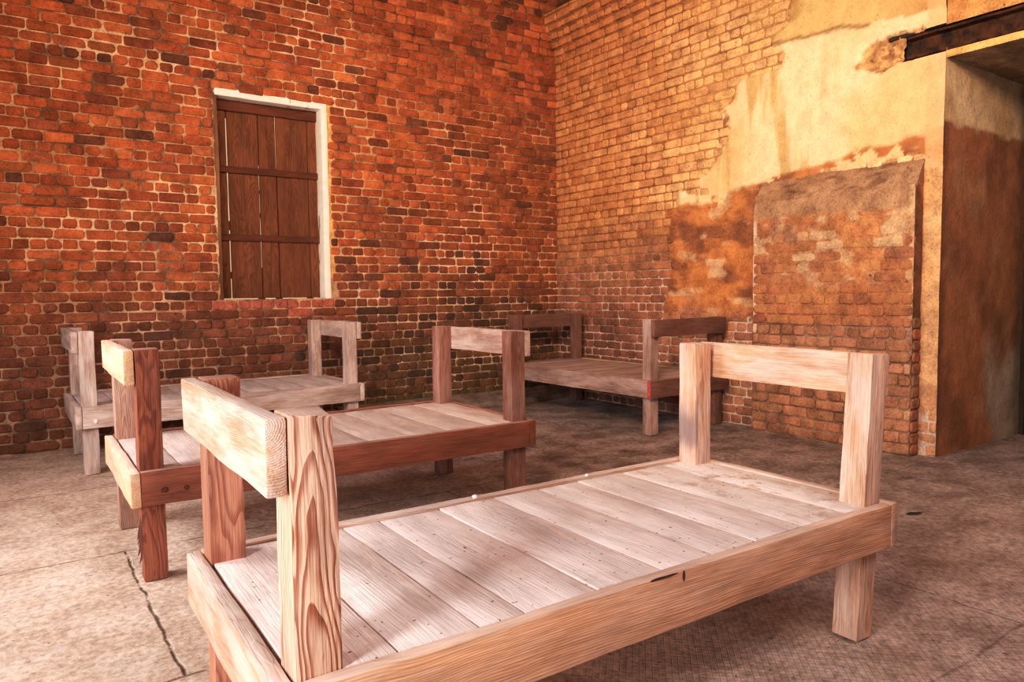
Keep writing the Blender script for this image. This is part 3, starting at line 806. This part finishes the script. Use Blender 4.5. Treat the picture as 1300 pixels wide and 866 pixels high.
D = bed('plank_bed', 4.5902, 5.0021, R(-89.312), 1.911, 0.880, 0.446, 0.927, 0.139, 0.142,
    dict(wood=M['woodD'], deck=M['woodDgrey'], front=M['woodDgrey'], back=M['woodDpale'], post2=M['woodDgrey']), 4,
    'dark brown timber bunk in the far corner against the right-hand wall',
    edges_from(1.911, [0.2, 0.42, 0.64, 0.86, 1.08, 1.3, 1.52, 1.72]))

# marks on the bunks
def mark(name, parent, loc, size, mat, seed, label=None):
    o = blob(name, parent, loc, size, mat, seed, 0.3)
    if label: o['label'] = label
    return o
LA, WA = 1.936, 0.803
mark('gouge', A, (-LA / 2 + 0.90, -WA / 2 - T_ + 0.002, 0.4485), (0.06, 0.005, 0.0022), M['stain'], 3, 'black gouge on the rail edge')
mark('gouge', A, (-LA / 2 + 0.965, -WA / 2 - T_ - 0.0005, 0.437), (0.0045, 0.0015, 0.014), M['stain'], 4, 'black gouge on the rail edge')
LB, WB = 1.894, 0.9
mark('knot', B, (-LB / 2 + 0.085, -WB / 2 - T_ - 0.0005, 0.375), (0.015, 0.002, 0.013), M['knot'], 5, 'dark round knot')
mark('knot', B, (-LB / 2 + 0.165, -WB / 2 - T_ - 0.0005, 0.372), (0.012, 0.002, 0.010), M['knot'], 6, 'dark round knot')
LC, WC = 1.901, 0.865
mark('nail_head', C, (-LC / 2 + 0.075, -WC / 2 - T_ - 0.001, 0.352), (0.014, 0.004, 0.014), M['nail'], 7, 'pale round nail head')
LD, WD = 1.911, 0.88
o = box_obj('painted_end', (LD / 2 + 0.003, -WD / 2 - T_ - 0.0025, 0.446 - 0.138), (LD / 2 + T_ - 0.002, -WD / 2 - T_ + 0.002, 0.446 - 0.004), M['red_paint'], None, D)
o['label'] = 'board end painted red'

# splinters hanging from the near left post of the second bunk
def splinters():
    bm = bmesh.new(); rr = random.Random(3)
    for i in range(9):
        z = rr.uniform(0.02, 0.22); y = -WB / 2 + rr.uniform(0.0, 0.03); x = -LB / 2 - 0.001
        l = rr.uniform(0.05, 0.12); o_ = rr.uniform(0.004, 0.018)
        a = bm.verts.new((x, y, z + l)); b = bm.verts.new((x, y + 0.004, z + l)); c = bm.verts.new((x - o_, y - 0.003, z)); d = bm.verts.new((x + 0.002, y + 0.003, z + l * .4))
        bm.faces.new((a, b, c)); bm.faces.new((a, c, d)); bm.faces.new((b, d, c))
    me = bpy.data.meshes.new('splinters'); bm.to_mesh(me); bm.free(); me.materials.append(M['woodBdark'])
    o = bpy.data.objects.new('splinters', me); link(o, B)
splinters()

# loose bits
def loose(name, loc, size, mat, seed, label, cat, rz=0.0):
    o = blob(name, None, loc, size, mat, seed, 0.35); o.rotation_euler = (0, 0, rz)
    return tag(o, label, cat)
loose('mortar_chip', (1.278, 2.055, 0.462), (0.011, 0.008, 0.007), M['chip'], 1, "white mortar chip on nearest bunk's far rail, left of the second bunk's right leg", 'chip')
loose('mortar_chip', (1.769, 2.045, 0.461), (0.008, 0.007, 0.006), M['chip'], 2, "smaller white mortar chip on nearest bunk's far rail, farther right", 'chip')
loose('wood_splinter', (3.748, 1.803, 0.006), (0.045, 0.009, 0.006), M['stain'], 3, 'short black stick lying on the floor right of the nearest bunk', 'stick', R(-28))

# ------------------------------------------------------------------ light
def area(name, loc, target, sx, sy_, power, col, spread=None):
    l = bpy.data.lights.new(name, 'AREA'); l.shape = 'RECTANGLE'; l.size = sx; l.size_y = sy_; l.energy = power; l.color = col
    if spread: l.spread = spread
    o = bpy.data.objects.new(name, l); o.location = loc
    o.rotation_euler = (Vector(target) - Vector(loc)).to_track_quat('-Z', 'Y').to_euler()
    return link(o)
area('doorway_daylight', (XL + 0.05, 3.7, 1.45), (2.6, 3.7, 0.2), 1.6, 1.9, 108, (1.0, 0.92, 0.92), R(135))
area('second_doorway_daylight', (XL + 0.05, 0.50, 1.22), (2.6, 2.0, 0.5), 0.42, 1.5, 70, (1.0, 0.90, 0.90), R(150))
area('warm_fill_on_right_wall', (-0.9, 0.2, 3.6), (5.1, 3.6, 2.75), 1.4, 1.0, 100, (1.0, 0.67, 0.43), R(80))  # added warm lamp without a real source, brightens the upper right wall
area('warm_fill_on_back_wall', (-0.3, -0.6, 3.7), (1.7, 6.4, 3.0), 1.4, 1.0, 48, (1.0, 0.70, 0.47), R(70))  # another added warm lamp, unseen, for a glow high on the back wall
area('room_fill', (1.6, -1.0, 3.9), (2.9, 4.0, 0.6), 3.5, 1.5, 82, (1.0, 0.87, 0.86))  # added soft fill lamp behind the camera, stands in for bounced light

w = bpy.data.worlds.new('World'); scn.world = w; w.use_nodes = True
bg = w.node_tree.nodes['Background']
bg.inputs[0].default_value = (1.0, 0.72, 0.45, 1); bg.inputs[1].default_value = 0.8

# ------------------------------------------------------------------ camera
cd = bpy.data.cameras.new('camera'); cd.sensor_width = 36.0; cd.lens = 921.03 / 1300 * 36
cam = bpy.data.objects.new('camera', cd)
m = Matrix.Rotation(R(-35.0), 4, 'Z') @ Matrix.Rotation(R(90 - 3.8102), 4, 'X') @ Matrix.Rotation(R(-0.6606), 4, 'Z')
m.translation = Vector((0, 0, 1.1497))
cam.matrix_world = m
link(cam); cd.clip_start = 0.02
scn.camera = cam
scn.view_settings.view_transform = 'Standard'
scn.view_settings.look = 'None'
scn.view_settings.use_curve_mapping = True
cm = scn.view_settings.curve_mapping
cv = cm.curves[3]
cv.points.new(0.12, 0.10); cv.points.new(0.55, 0.585)
cm.update()
scn.view_settings.exposure = 0.0
scn.cycles.max_bounces = 6
